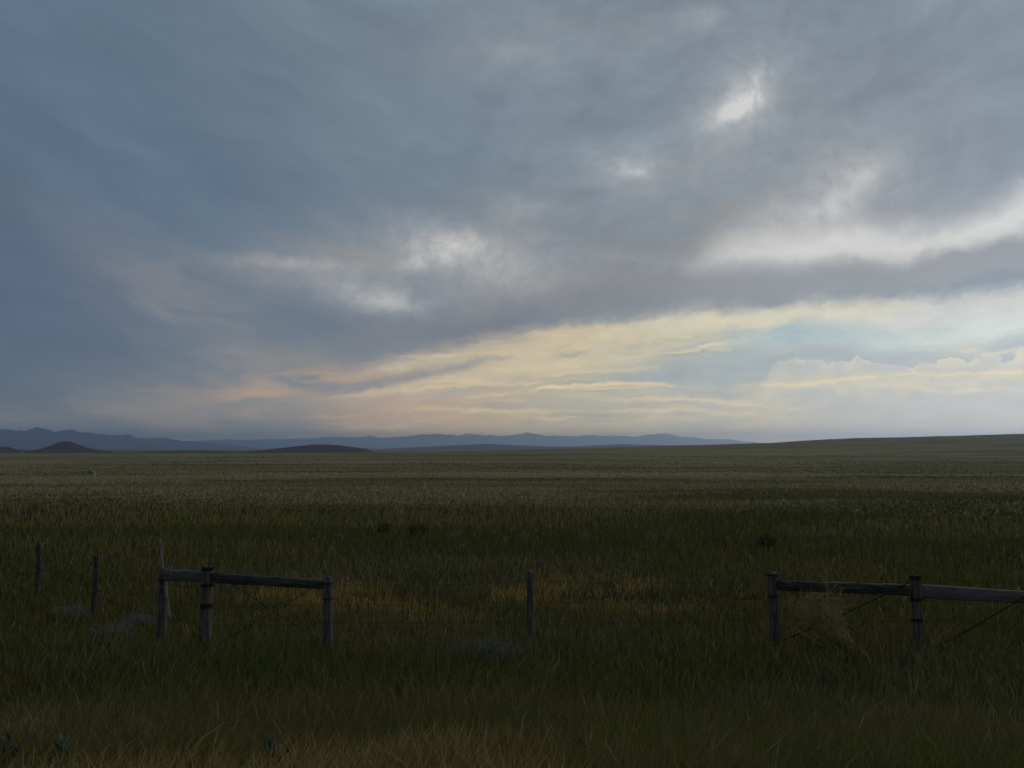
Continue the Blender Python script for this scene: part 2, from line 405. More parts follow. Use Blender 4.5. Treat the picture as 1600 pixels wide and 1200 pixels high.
class MB:
    def __init__(s): s.v = []; s.f = []
    def tube(s, pts, rad, seg=6, cap=True, jit=0.0):
        pts = [Vector(p) for p in pts]; n = len(pts)
        if not hasattr(rad, '__len__'): rad = [rad]*n
        base = len(s.v); up = None
        for i, p in enumerate(pts):
            t = (pts[min(i+1, n-1)]-pts[max(i-1, 0)]).normalized()
            if up is None:
                up = Vector((0, 0, 1)) if abs(t.z) < 0.9 else Vector((0, 1, 0))
            a = t.cross(up).normalized(); b = a.cross(t).normalized(); up = b
            for k in range(seg):
                q = 2*math.pi*k/seg; r = rad[i]*(1+random.uniform(-jit, jit))
                s.v.append(p+a*math.cos(q)*r+b*math.sin(q)*r)
        for i in range(n-1):
            for k in range(seg):
                k2 = (k+1) % seg
                s.f.append((base+i*seg+k, base+i*seg+k2, base+(i+1)*seg+k2, base+(i+1)*seg+k))
        if cap:
            s.f.append(tuple(base+k for k in range(seg))[::-1]); s.f.append(tuple(base+(n-1)*seg+k for k in range(seg)))
    def quad(s, a, b, c, d):
        k = len(s.v); s.v += [Vector(a), Vector(b), Vector(c), Vector(d)]; s.f.append((k, k+1, k+2, k+3))
    def build(s, name, mat, parent=None, smooth=True, origin=None):
        v = np.array([tuple(q) for q in s.v])
        if origin is not None: v = v-np.array(tuple(origin))
        fl = [i for f in s.f for i in f]
        return mesh_np(name, v, fl, np.array([len(f) for f in s.f]), mat, parent, smooth=smooth)


def tag(o, label=None, cat=None, group=None, kind=None):
    if label: o['label'] = label
    if cat: o['category'] = cat
    if group: o['group'] = group
    if kind: o['kind'] = kind
    return o


def empty(name, loc):
    o = bpy.data.objects.new(name, None); C.objects.link(o); o.location = loc; o.empty_display_size = 0.2
    return o


# ------------------------------------------------------------------ materials
def mat(name):
    m = bpy.data.materials.new(name); m.use_nodes = True
    nt = m.node_tree; nt.nodes.clear(); g = G(nt)
    b = g.n('ShaderNodeBsdfPrincipled'); o = g.n('ShaderNodeOutputMaterial'); nt.links.new(b.outputs[0], o.inputs[0])
    b.inputs['Roughness'].default_value = 0.85
    b.inputs['Specular IOR Level'].default_value = 0.2
    return m, g, b


def m_tint(name, k=1.0, rough=0.75, transl=0.25):
    m, g, b = mat(name)
    a = g.n('ShaderNodeAttribute', attribute_name='tint')
    c = g.mix(1.0, a.outputs[0], (k, k, k, 1), 'MULTIPLY')
    g.put(b.inputs['Base Color'], c); b.inputs['Roughness'].default_value = rough
    t = g.n('ShaderNodeBsdfTranslucent'); g.put(t.inputs[0], c)
    mx = g.n('ShaderNodeMixShader'); mx.inputs[0].default_value = transl
    out = [n for n in g.nt.nodes if n.type == 'OUTPUT_MATERIAL'][0]
    g.nt.links.new(b.outputs[0], mx.inputs[1]); g.nt.links.new(t.outputs[0], mx.inputs[2]); g.nt.links.new(mx.outputs[0], out.inputs[0])
    return m


def m_ground():
    m, g, b = mat('prairie_ground')
    p = g.n('ShaderNodeNewGeometry').outputs['Position']
    s = g.n('ShaderNodeSeparateXYZ'); g.put(s.inputs[0], p)
    fine = g.noise(p, 3.0, 6, 0.65)
    med = g.noise(p, 0.25, 5, 0.6)
    bands = g.noise(g.mapping(p, scale=(0.004, 0.03, 0.02), kind='POINT'), 1.0, 6, 0.62)
    patch = g.noise(g.mapping(p, (40, 9, 0), 0.1, scale=(0.012, 0.05, 0.02), kind='POINT'), 1.0, 5, 0.6)
    far = g.noise(g.mapping(p, (4, 9, 0), -0.1, scale=(0.0011, 0.004, 0.02), kind='POINT'), 1.0, 5, 0.6)
    soil = g.mix(g.ss(fine, 0.3, 0.7), (0.035, 0.032, 0.014, 1), (0.070, 0.060, 0.028, 1))
    dry = g.mix(g.ss(bands, 0.36, 0.64), (0.225, 0.185, 0.090, 1), (0.36, 0.285, 0.165, 1))
    dry = g.mix(g.mul(g.ss(patch, 0.54, 0.66), 0.75), dry, (0.115, 0.115, 0.040, 1))
    dry = g.mix(g.mul(g.ss(far, 0.5, 0.68), 0.6), dry, (0.16, 0.135, 0.085, 1))
    dry = g.mix(g.mul(g.ss(g.noise(p, 0.55, 6, 0.7), 0.5, 0.68), 0.45), dry, (0.07, 0.068, 0.050, 1))
    r = g.add(s.outputs[1], g.mul(g.sub(g.noise(p, 0.03, 5, 0.6), 0.5), 90.0))
    dry = g.mix(g.mul(g.ss(g.noise(g.mapping(p, (70, 3, 0), 0.15, scale=(0.006, 0.018, 0.02), kind='POINT'), 1.0, 6, 0.65), 0.5, 0.62), 0.6), dry, (0.12, 0.105, 0.062, 1))
    c = g.mix(g.ss(r, 44, 82), soil, dry)
    # the upper slope on the right is browner
    c = g.mix(g.mul(g.mul(g.ss(s.outputs[2], -2, 10), g.ss(s.outputs[1], 200, 500)), 0.55), c, (0.23, 0.175, 0.10, 1))
    c = g.mix(g.mul(g.ss(s.outputs[1], 1200, 3200), 0.6), c, (0.18, 0.145, 0.09, 1))
    g.put(b.inputs['Base Color'], c); b.inputs['Roughness'].default_value = 0.95; b.inputs['Specular IOR Level'].default_value = 0.0
    bp = g.n('ShaderNodeBump'); bp.inputs['Strength'].default_value = 0.6; bp.inputs['Distance'].default_value = 0.25
    g.put(bp.inputs['Height'], g.add(fine, med)); g.put(b.inputs['Normal'], bp.outputs[0])
    return m


def m_rock(name, c1, c2, scale):
    m, g, b = mat(name)
    p = g.n('ShaderNodeNewGeometry').outputs['Position']
    n1 = g.noise(g.mapping(p, scale=(1, 1, 3), kind='POINT'), scale, 6, 0.6)
    g.put(b.inputs['Base Color'], g.mix(g.ss(n1, 0.35, 0.65), c1, c2))
    b.inputs['Specular IOR Level'].default_value = 0.0
    return m


def m_wood(name, c1, c2, c3):
    m, g, b = mat(name)
    o = g.n('ShaderNodeTexCoord').outputs['Object']
    n1 = g.noise(g.mapping(o, scale=(28, 28, 2.2), kind='POINT'), 1.0, 6, 0.65)
    n2 = g.noise(o, 3.0, 4, 0.6)
    c = g.mix(g.ss(n1, 0.35, 0.65), c1, c2)
    c = g.mix(g.mul(g.ss(n2, 0.5, 0.7), 0.6), c, c3)
    g.put(b.inputs['Base Color'], c)
    bp = g.n('ShaderNodeBump'); bp.inputs['Strength'].default_value = 0.8; bp.inputs['Distance'].default_value = 0.02
    g.put(bp.inputs['Height'], n1); g.put(b.inputs['Normal'], bp.outputs[0])
    return m


def m_rail(name, c1, c2, c3):
    m, g, b = mat(name)
    o = g.n('ShaderNodeTexCoord').outputs['Object']
    n1 = g.noise(g.mapping(o, scale=(2.2, 30, 30), kind='POINT'), 1.0, 6, 0.65)
    n2 = g.noise(g.mapping(o, scale=(1, 6, 6), kind='POINT'), 3.0, 4, 0.6)
    c = g.mix(g.ss(n1, 0.38, 0.62), c1, c2)
    c = g.mix(g.mul(g.ss(n2, 0.48, 0.7), 0.7), c, c3)
    g.put(b.inputs['Base Color'], c)
    bp = g.n('ShaderNodeBump'); bp.inputs['Strength'].default_value = 0.9; bp.inputs['Distance'].default_value = 0.02
    g.put(bp.inputs['Height'], n1); g.put(b.inputs['Normal'], bp.outputs[0])
    return m


M_G = m_ground()
M_HILL = m_rock('hill_soil', (0.078, 0.060, 0.044, 1), (0.118, 0.092, 0.068, 1), 0.02)
M_MT = m_rock('mountain_rock', (0.045, 0.050, 0.060, 1), (0.075, 0.078, 0.085, 1), 0.0012)
M_POST = m_wood('weathered_post', (0.036, 0.030, 0.025, 1), (0.15, 0.127, 0.105, 1), (0.10, 0.055, 0.032, 1))
M_POSTD = m_wood('dark_post', (0.028, 0.024, 0.022, 1), (0.070, 0.060, 0.055, 1), (0.06, 0.038, 0.026, 1))
M_STAKE = m_wood('bleached_stake', (0.12, 0.115, 0.11, 1), (0.22, 0.21, 0.20, 1), (0.10, 0.09, 0.085, 1))
M_RAIL = m_rail('dark_rail', (0.016, 0.014, 0.013, 1), (0.080, 0.068, 0.058, 1), (0.040, 0.033, 0.028, 1))
M_RAILP = m_rail('pale_rail', (0.080, 0.072, 0.066, 1), (0.125, 0.113, 0.104, 1), (0.060, 0.052, 0.046, 1))
mw, gw, bw = mat('rusty_wire')
pw = gw.n('ShaderNodeNewGeometry').outputs['Position']
gw.put(bw.inputs['Base Color'], gw.mix(gw.noise(pw, 9, 3), (0.020, 0.015, 0.012, 1), (0.05, 0.035, 0.026, 1)))
bw.inputs['Metallic'].default_value = 0.3; bw.inputs['Roughness'].default_value = 0.8
M_WIRE = mw
M_GRASS = m_tint('grass_blade')
M_DRY = m_tint('dry_blade')

# ------------------------------------------------------------------ terrain
th_f = np.linspace(-48, 48, 420)
th_b = np.linspace(48, 312, 90)[1:-1]
th = np.radians(np.concatenate([th_f, th_b]))
rr = np.concatenate([[0.0], np.geomspace(0.4, 40000, 520)])
RR, TH = np.meshgrid(rr, th, indexing='ij')
X = RR*np.sin(TH); Y = RR*np.cos(TH)
tag(grid_obj('ground', X, Y, height(X, Y), M_G, wrap=True), kind='structure')


def range_obj(name, pts, dist, depth, base, mat, x_margin=0.0, rough=0.15, seed=1, nx=900, ny=40, pw=1.6):
    """one ridge or range: its crest line stands `dist` metres out, its slopes run `depth` metres to front and back"""
    p = np.array(pts, float)
    cx = (p[:, 0]-800)/F*dist; cz = CAM_Z-(p[:, 1]-700)/F*dist
    xs = np.linspace(cx[0], cx[-1], nx); t = np.linspace(-1, 1, ny*2+1)
    XX, TT = np.meshgrid(xs, t, indexing='ij')
    crest = np.interp(xs, cx, cz)[:, None]-base
    wob = (fbm(XX/depth*2.2, TT*0.0+3.1, seed)-0.5)*0.5
    prof = np.clip(1-np.abs(TT), 0, 1)**pw
    n = fbm(XX/(depth*0.35), TT*3.2, seed+7, 5)
    n = 1-np.abs(2*n-1)
    k = 1-rough*(1-prof**3)*(1-n)*2.2
    jag = (fbm(XX/(depth*0.085), TT*0.8+1.7, seed+20, 5)-0.5)*(0.34 if depth > 2000 else rough*1.1)
    Z = base+crest*prof*k*(1+jag)
    Z = np.where(np.abs(TT) > 0.97, base-15, Z)
    YY = dist+TT*depth+wob*depth*0.25*prof
    tag(grid_obj(name, XX, YY, Z, mat), kind='structure')


range_obj('mountain_range', [(-260, 684), (-160, 674), (-80, 671), (0, 671), (40, 671.5), (60, 667.5), (75, 671), (88, 675.5), (100, 673), (112, 670.5), (125, 675), (160, 680),
          (188, 682), (205, 678.5), (222, 683.5), (240, 686), (262, 683.5), (290, 689), (330, 692), (380, 697), (430, 702)], 19000, 3200, -22, M_MT, seed=4)
range_obj('far_mountain_range', [(200, 695), (260, 691), (300, 689.5), (350, 687), (375, 686), (430, 686), (480, 685), (530, 683), (570, 681.5), (600, 684), (640, 682), (678, 678.5),
          (700, 681), (728, 678.5), (760, 682), (800, 681), (822, 677.5), (850, 681.5), (890, 682), (930, 680.5), (965, 682), (1000, 681), (1040, 678.5), (1070, 682), (1100, 685.5),
          (1150, 687.5), (1190, 692), (1250, 695), (1340, 700), (1500, 702)], 33000, 4500, -22, M_MT, rough=0.1, seed=14)
range_obj('distant_ridge', [(520, 707), (560, 705), (600, 701.5), (680, 697.5), (740, 694.5), (765, 693.5), (800, 695.5), (850, 697.5), (890, 698), (930, 696), (965, 694), (1000, 695),
          (1060, 696), (1150, 698), (1300, 700), (1400, 702)], 9500, 1500, -22, M_MT, rough=0.08, seed=24)
range_obj('low_hills', [(-400, 700), (-200, 698), (-60, 697), (0, 698), (14, 698.5), (26, 702), (40, 703.5), (60, 703), (76, 698.5), (90, 692), (99, 690), (112, 690), (122, 693.5), (140, 700),
          (165, 704.5), (190, 706.5), (230, 706), (300, 704), (350, 705), (400, 706), (470, 708.5)], 3000, 230, -22, M_HILL, rough=0.10, seed=34, nx=700, pw=1.3)
range_obj('mesa', [(360, 708), (400, 704.5), (440, 700), (480, 695.5), (500, 694.3), (530, 695.6), (556, 699), (575, 701.5), (582, 706), (590, 709)], 2900, 160, -22, M_HILL,
          rough=0.07, seed=44, nx=400, pw=0.9)


# ------------------------------------------------------------------ grass (uncountable)
def blades(n, d0, d1, half_az, seed, hscale, wfun, colfun, keep=None, lean=(0.22, 0.0), head_frac=0.25):
    r = np.random.default_rng(seed)
    u = r.random(n); d = 1/(u/d0+(1-u)/d1)
    az = np.radians(r.uniform(-half_az, half_az, n))
    x = d*np.sin(az); y = d*np.cos(az)
    # gather into tussocks
    cl = 0.10+d*0.004
    x = x+r.normal(0, 1, n)*0
    gx = np.round(x/(cl*3)+vnoise(x*2, y*2, 5)*1.0)*(cl*3); k = r.random(n) < 0.45
    x = np.where(k, gx+r.normal(0, 1, n)*cl, x)
    if keep is not None:
        m = keep(x, y, r); x, y, d = x[m], y[m], d[m]; n = len(x)
    z = height(x, y)-0.02
    h = hscale(x, y)*np.clip(r.lognormal(0, 0.32, n), 0.35, 1.9)
    wd = wfun(d)*r.uniform(0.6, 1.5, n)
    ya = r.uniform(0, 2*np.pi, n)
    wx, wy = np.cos(ya)*0.5*wd, np.sin(ya)*0.5*wd*0.7
    wind = vnoise(x*0.6, y*0.6, 77)-0.3
    lx = (r.normal(0, 0.21, n)+lean[0]*wind)*h; ly = (r.normal(0, 0.17, n)+lean[1])*h
    head = r.random(n) < head_frac
    lv = np.array([0, 0.38, 0.74, 1.0]); bend = lv**2
    wprof = np.where(head[:, None], np.array([[0.35, 0.3, 1.25, 0.15]]), np.array([[0.9, 1.0, 0.75, 0.05]]))
    V = np.zeros((n, 8, 3), np.float32)
    for i in range(4):
        zz = z+h*lv[i]*(1-0.18*bend[i]); cx = x+lx*bend[i]; cy = y+ly*bend[i]
        a = wx*wprof[:, i]; b = wy*wprof[:, i]
        V[:, i*2] = np.stack([cx-a, cy-b, zz], -1); V[:, i*2+1] = np.stack([cx+a, cy+b, zz], -1)
    col = colfun(x, y, r, head)
    cols = np.ones((n, 8, 4), np.float32); cols[:, :, :3] = col[:, None, :]
    base = (np.arange(n)*8)[:, None]
    fq = np.array([0, 1, 3, 2, 2, 3, 5, 4, 4, 5, 7, 6])
    F_ = (base+fq[None]).ravel()
    return V.reshape(-1, 3), F_, np.full(n*3, 4), cols.reshape(-1, 4)


def mixc(a, b, t): return a*(1-t[:, None])+b*t[:, None]


GREEN = np.array([0.082, 0.096, 0.022]); OLIVE = np.array([0.110, 0.094, 0.028]); TAN = np.array([0.31, 0.205, 0.08])
GOLD = np.array([0.165, 0.118, 0.036]); GREY = np.array([0.115, 0.108, 0.080]); BROWN = np.array([0.17, 0.095, 0.035]); PALE = np.array([0.25, 0.23, 0.16])


def near_col(x, y, r, head):
    n = len(x)
    p1 = fbm(x*0.45, y*0.45, 31); p2 = fbm(x*0.16+7, y*0.3, 41); p3 = fbm(x*1.3, y*0.9, 51)
    c = np.repeat(GREEN[None], n, 0)
    c = mixc(c, OLIVE, sstep((p1-0.4)/0.25))
    c = mixc(c, GREY, 0.35*sstep((p2-0.52)/0.12))
    c = mixc(c, BROWN, 0.3*sstep((p3-0.62)/0.12))
    # tan seeding grass along the top of the bank
    edge = sstep((4.9+4.2*(fbm(x*0.9, y*0.6, 61)-0.5)*2+0.9*np.exp(-((x+3.6)/0.8)**2)-0.7*np.clip(x+0.8, 0, 2)-y)/0.7)
    c = mixc(c, TAN, edge*(r.random(n) < 0.62)*0.8)
    # golden strip just past the fence
    gs = np.exp(-((y-17.6-0.4*np.sin(x))/2.1)**2)*sstep((x+8)/3)*sstep((4.6-x)/1.6)*sstep((fbm(x*0.9, y*0.8, 71)-0.42)/0.16)
    c = mixc(c, GOLD*1.5, np.clip(gs*1.15, 0, 1)*(r.random(n) < 0.8))
    # brownish tinge of the field behind
    c = mixc(c, BROWN*0.85, 0.65*sstep((y-21)/16)*sstep((fbm(x*0.07, y*0.16, 81)-0.36)/0.2))
    c = mixc(c, GREEN*0.62, 0.8*sstep((y-20)/8)*sstep((fbm(x*0.05+9, y*0.2, 83)-0.52)/0.1))
    c = c*(1+0.35*sstep((y-19)/12))[:, None]
    c = mixc(c, np.array([0.20, 0.17, 0.085]), 0.75*sstep((y-34-26*(fbm(x*0.04, y*0.05, 87)-0.5))/40))
    c = mixc(c, PALE, (head & (r.random(n) < 0.06+0.14*edge))*0.5)
    c = mixc(c, PALE, (r.random(n) < 0.012)*0.6)
    return 1.18*np.array([1.2, 1.12, 1.0])*c*np.clip(r.lognormal(0, 0.20, n), 0.45, 2.0)[:, None]


def near_h(x, y):
    b = 0.24+0.20*fbm(x*0.5, y*0.5, 91)
    past = sstep((y-12.5)/1.5)*(1-sstep((y-21)/5))
    return b*(1-0.30*past)


def bare(x, y, r):
    m = np.ones(len(x), bool)
    for cx, cy, ax, ay in ((3.2, 17.3, 2.6, 0.45), (-3.0, 19.8, 3.0, 0.35)):
        q = ((x-cx)/ax)**2+((y-cy)/ay)**2+(fbm(x*1.5, y*1.5, 5)-0.5)*1.2
        m &= ~((q < 1) & (r.random(len(x)) < 0.85))
    return m


V_, F_, N_, K_ = blades(560000, 3.0, 85.0, 44, 101, near_h, lambda d: 0.0026+d*0.00085, near_col, bare)
tag(mesh_np('tall_grass', V_, F_, N_, M_GRASS, cols=K_), label='tall dark green roadside grass going to seed around the fence', cat='grass', kind='stuff')


def far_keep(x, y, r):
    return r.random(len(x)) < sstep((np.hypot(x, y)+46*(fbm(x*0.03, y*0.06, 15)-0.5)-46)/30)*(0.35+0.65*sstep((fbm(x*0.02, y*0.07, 25)-0.36)/0.2))


def far_col(x, y, r, head):
    n = len(x)
    p = fbm(x*0.012, y*0.05, 37); q = fbm(x*0.02+50, y*0.1, 47)
    c = np.repeat(np.array([[0.28, 0.23, 0.115]]), n, 0)
    c = mixc(c, np.array([0.42, 0.345, 0.205]), sstep((p-0.42)/0.2))
    c = mixc(c, np.array([0.125, 0.130, 0.042]), 0.9*sstep((q-0.49)/0.06))
    c = mixc(c, np.array([0.065, 0.062, 0.045]), (r.random(n) < 0.10)*0.8)
    return c*np.clip(r.lognormal(0, 0.16, n), 0.45, 2.0)[:, None]


V_, F_, N_, K_ = blades(230000, 44.0, 520.0, 40, 202, lambda x, y: 0.07+0.10*fbm(x*0.2, y*0.2, 5), lambda d: 0.02+d*0.0013, far_col, far_keep)
tag(mesh_np('prairie_grass', V_, F_, N_, M_DRY, cols=K_), label='pale dry prairie grass and low sage covering the plain', cat='grass', kind='stuff')


# ------------------------------------------------------------------ fence parts
def post(root, name, px, top, Y, wpx, square=False, lean=(0, 0), label=None, rootloc=Vector((0, 0, 0)), jag=0.02, matr=None):
    t = at(px, top, Y); gz = hz(t.x, t.y)
    r = wpx/F*Y/2
    mb = MB(); n = 15; seg = 14
    H = t.z-gz
    rad = []; pts = []
    for i in range(n):
        f = i/(n-1)
        pts.append(Vector((lean[0]*(f-1)*H+random.uniform(-.004, .004), lean[1]*(f-1)*H, -0.35-0.0+(H+0.35)*f)))
        rad.append(r*(1.06-0.10*f+random.uniform(-.03, .03)))
    base = len(mb.v)
    grooves = [1+random.uniform(-0.10, 0.06) for _ in range(seg)]
    for i, p in enumerate(pts):
        for k in range(seg):
            q = 2*math.pi*k/seg+0.2
            rr_ = rad[i]*grooves[k]*(1+random.uniform(-.015, .015))
            if square:
                rr_ *= 1.0/max(abs(math.cos(q)), abs(math.sin(q)))*0.92
                rr_ = min(rr_, rad[i]*1.22)
            z = p.z+(random.uniform(-jag, jag) if i == n-1 else 0)
            mb.v.append(Vector((p.x+math.cos(q)*rr_, p.y+math.sin(q)*rr_, z)))
    for i in range(n-1):
        for k in range(seg):
            k2 = (k+1) % seg
            mb.f.append((i*seg+k, i*seg+k2, (i+1)*seg+k2, (i+1)*seg+k))
    mb.v.append(Vector((pts[-1].x, pts[-1].y, pts[-1].z+0.008)))
    c = len(mb.v)-1
    for k in range(seg): mb.f.append(((n-1)*seg+k, (n-1)*seg+(k+1) % seg, c))
    o = mb.build(name, matr or M_POST, root, smooth=False)
    o.location = Vector((t.x, t.y, gz))-rootloc
    if label: o['label'] = label
    return o, t, r, gz


def wrap_wire(p, t, r, gz, ypx, Y, turns=4, pitch=0.012):
    """loops of wire wound round a post"""
    z = at(800, ypx, Y).z-gz
    mb = MB(); pts = []
    for i in range(turns*14+1):
        q = 2*math.pi*i/14
        pts.append((math.cos(q)*(r*1.16+.004), math.sin(q)*(r*1.16+.004), z+pitch*(i/14-turns/2)+0.003*math.sin(i*1.7)))
    mb.tube(pts, 0.0055, 5)
    mb.build('wire_wrap', M_WIRE, p)


def rail(root, name, a, b, ha, hb, th_, m, rootloc, wob=0.006, label=None, gnarl=0.0, nseg=22):
    """timber from a to b (centres), heights ha/hb, thickness th_"""
    a = Vector(a); b = Vector(b); L = (b-a).length
    mb = MB(); n = nseg; prof = [(-.5, -.42), (-.38, -.5), (.38, -.5), (.5, -.42), (.5, .42), (.38, .5), (-.38, .5), (-.5, .42)]
    for i in range(n+1):
        f = i/n; h = ha+(hb-ha)*f
        oy = random.uniform(-wob, wob); g1 = 1+random.uniform(-gnarl, gnarl)
        for (u, v) in prof:
            mb.v.append(Vector((L*f, u*th_*g1+oy, v*h*(1+random.uniform(-gnarl, gnarl)*.6)+oy*.6)))
    k = len(prof)
    for i in range(n):
        for j in range(k):
            j2 = (j+1) % k
            mb.f.append((i*k+j, (i+1)*k+j, (i+1)*k+j2, i*k+j2))
    mb.f.append(tuple(range(k))); mb.f.append(tuple(n*k+j for j in range(k))[::-1])
    o = mb.build(name, m, root, smooth=False)
    o.location = a-rootloc
    o.rotation_euler = (b-a).to_track_quat('X', 'Z').to_euler()
    if label: o['label'] = label
    return o


def strand(root, name, pts, rad, rootloc, sag=0.03, barbs=True):
    mb = MB(); P_ = []
    for a, b in zip(pts[:-1], pts[1:]):
        a = Vector(a); b = Vector(b); n = max(6, int((b-a).length/0.25)); s_ = sag*random.uniform(.4, 1.6)
        for i in range(n):
            f = i/n; p = a.lerp(b, f); p.z -= 4*f*(1-f)*s_; P_.append(p-rootloc)
    P_.append(Vector(pts[-1])-rootloc)
    mb.tube(P_, rad, 4)
    if barbs:
        for a, b in zip(P_[:-1], P_[1:]):
            for f in (0.25, 0.75):
                p = a.lerp(b, f)
                for s_ in (-1, 1):
                    d = Vector((random.uniform(-.5, .5), random.uniform(-1, 1), random.uniform(.4, 1)*s_)).normalized()*0.017
                    mb.tube([p, p+d], [0.0016, 0.0005], 3, cap=False)
    return mb.build(name, M_WIRE, root)


# roadside fence -------------------------------------------------------------
o0 = at(325, 900, 13.0); RF = Vector((o0.x, o0.y, hz(o0.x, o0.y)))
rf = empty('wire_fence', RF)
tag(rf, 'weathered roadside wire fence with thick timber posts, horizontal brace rails and diagonal brace wires', 'fence')
spec = [(325, 886, 13.0, 16, True, (0.01, 0)), (513, 901, 12.9, 14, True, (-.01, 0)), (828, 893, 13.2, 11, False, (-.02, .01)),
        (1207, 895, 13.3, 14, False, (-.02, 0)), (1430, 900, 13.0, 14, True, (-.01, 0)), (1664, 903, 13.1, 16, True, (0, 0)), (1990, 900, 13.3, 11, False, (.02, 0))]
labs = ['thick squared corner post wrapped with rusty wire', 'grey squared post at the right end of the dark rail', 'slim lone round post in the middle of the fence',
        'round post with a dark weathered top', 'squared post bound with wire between the dark and the pale rail', None, None]
PO = []
for (px, top, Y, wpx, sq, ln), lb in zip(spec, labs):
    PO.append(post(rf, 'post', px, top, Y, wpx, sq, ln, lb, RF))
for y_, t_ in ((888, 5), (914, 4), (946, 6)): wrap_wire(*PO[0], y_, 13.0, t_)
for y_, t_ in ((911, 2), (935, 2)): wrap_wire(*PO[1], y_, 12.9, t_)
for y_, t_ in ((898, 3), (930, 2)): wrap_wire(*PO[3], y_, 13.3, t_)
for y_, t_ in ((902, 6), (936, 5), (968, 4)): wrap_wire(*PO[4], y_, 13.0, t_)
rail(rf, 'brace_rail', at(333, 902.5, 13.0), at(508, 913.5, 12.92), .155, .135, .12, M_RAIL, RF, label='dark hewn rail', gnarl=.05)
rail(rf, 'brace_rail', at(1214, 914.5, 13.28), at(1424, 922, 13.0), .15, .17, .13, M_RAIL, RF, label='dark gnarled rail behind the dry weed', gnarl=.13)
rail(rf, 'brace_rail', at(1434, 924, 13.0), at(1660, 936, 13.1), .23, .17, .10, M_RAILP, RF, label='smooth pale grey rail running out to the right', wob=.002)
fx = [PO[i][1] for i in range(7)]
for zz in (1.2, 0.87, 0.55, 0.25):
    pts = []
    for i, q in enumerate(fx):
        gz = PO[i][3]
        pts.append(Vector((q.x, q.y-PO[i][2]-0.01, gz+zz+random.uniform(-.02, .02))))
    strand(rf, 'barbed_wire', pts, 0.0025, RF, sag=0.045)
def P_(px, py, Y): return at(px, py, Y)
for a, b in ((P_(500, 910, 12.8), P_(345, 1003, 12.9)), (P_(335, 893, 12.9), P_(500, 1000, 12.8)),
             (P_(1217, 905, 13.15), P_(1335, 985, 13.1)), (P_(1424, 908, 12.9), P_(1215, 1004, 13.1)),
             (P_(1658, 897, 13.0), P_(1440, 1024, 12.9))):
    # two strands twisted together
    mb = MB()
    for ph in (0, math.pi):
        pts = []
        for i in range(61):
            f = i/60; p = a.lerp(b, f)-RF; q = ph+f*60
            pts.append(p+Vector((0, math.cos(q)*.006, math.sin(q)*.006-4*f*(1-f)*.03)))
        mb.tube(pts, .0075 if b.x > 0 else .0032, 4)
    mb.build('brace_wire', M_WIRE, rf)
for px in (668, 1018):
    a = at(px, 899, 13.25); gz = hz(a.x, a.y)
    mb = MB(); mb.tube([Vector((a.x+.012*math.sin(i*2.3), a.y, gz+.22+(1.0)*i/14))-RF for i in range(15)], .006, 5)
    mb.build('wire_stay', M_WIRE, rf)

# side fence -----------------------------------------------------------------
s0 = at(255, 900, 13.7); SF = Vector((s0.x, s0.y, hz(s0.x, s0.y)))
sfc = empty('wire_fence', SF)
tag(sfc, 'side fence of thin dark posts at the far left, with a tall leaning stake', 'fence')
sp_ = [(256, 890, 13.7, 13, True, (-.01, 0), 'broken grey post with a splintered top'), (151, 868, 15.8, 8, False, (.01, 0), 'thin dark post'), (61, 848, 17.9, 6.5, False, (-.02, 0), 'thinnest and farthest dark post'),
       (-60, 832, 20.5, 7.5, False, (0, 0), None)]
PS = [post(sfc, 'post', px, top, Y, wpx, sq, ln, lb, SF, jag=.035 if px == 256 else .01, matr=M_POST if px == 256 else M_POSTD) for (px, top, Y, wpx, sq, ln, lb) in sp_]
wrap_wire(*PS[0], 906, 13.7, 3)
rail(sfc, 'brace_rail', at(257, 899, 13.6), at(322, 901, 13.1), .185, .175, .08, M_RAILP, SF, label='short pale rail reaching the corner post', wob=.002)
pts = []
mb = MB()
A, B = at(264, 968, 13.55), at(250, 842, 13.75)
mb.tube([A.lerp(B, i/12)-SF+Vector((.006*math.sin(i*1.3), 0, 0)) for i in range(13)], [.036-.0017*i for i in range(13)], 8, jit=.08)
mb.build('stake', M_STAKE, sfc, smooth=False)['label'] = 'thin leaning stake rising above the post'
for zz in (1.1, 0.8, 0.5):
    pts = [Vector((fx[0].x, fx[0].y+.1, PO[0][3]+zz))]+[Vector((p[1].x, p[1].y-p[2], p[3]+zz+random.uniform(-.03, .03))) for p in PS]
    strand(sfc, 'barbed_wire', pts, .0032, SF)


# ------------------------------------------------------------------ plants that stand out
def m_plain(name, c1, c2, scale=6):
    m, g, b = mat(name)
    p = g.n('ShaderNodeNewGeometry').outputs['Position']
    g.put(b.inputs['Base Color'], g.mix(g.ss(g.noise(p, scale, 4, .6), .35, .65), c1, c2))
    return m


M_TW = m_plain('dead_grey_twigs', (0.12, 0.112, 0.095, 1), (0.26, 0.245, 0.205, 1))
M_YW = m_plain('dry_yellow_stems', (0.22, 0.165, 0.065, 1), (0.42, 0.34, 0.16, 1))
M_SG = m_plain('sage_leaf', (0.080, 0.095, 0.058, 1), (0.15, 0.17, 0.11, 1), 20)
M_SW = m_plain('sage_bark', (0.05, 0.042, 0.034, 1), (0.09, 0.08, 0.065, 1))
M_SD = m_plain('dark_shrub_leaf', (0.065, 0.068, 0.028, 1), (0.12, 0.115, 0.05, 1), 8)
M_PG = m_plain('pale_seed_grass', (0.16, 0.145, 0.060, 1), (0.27, 0.24, 0.11, 1))


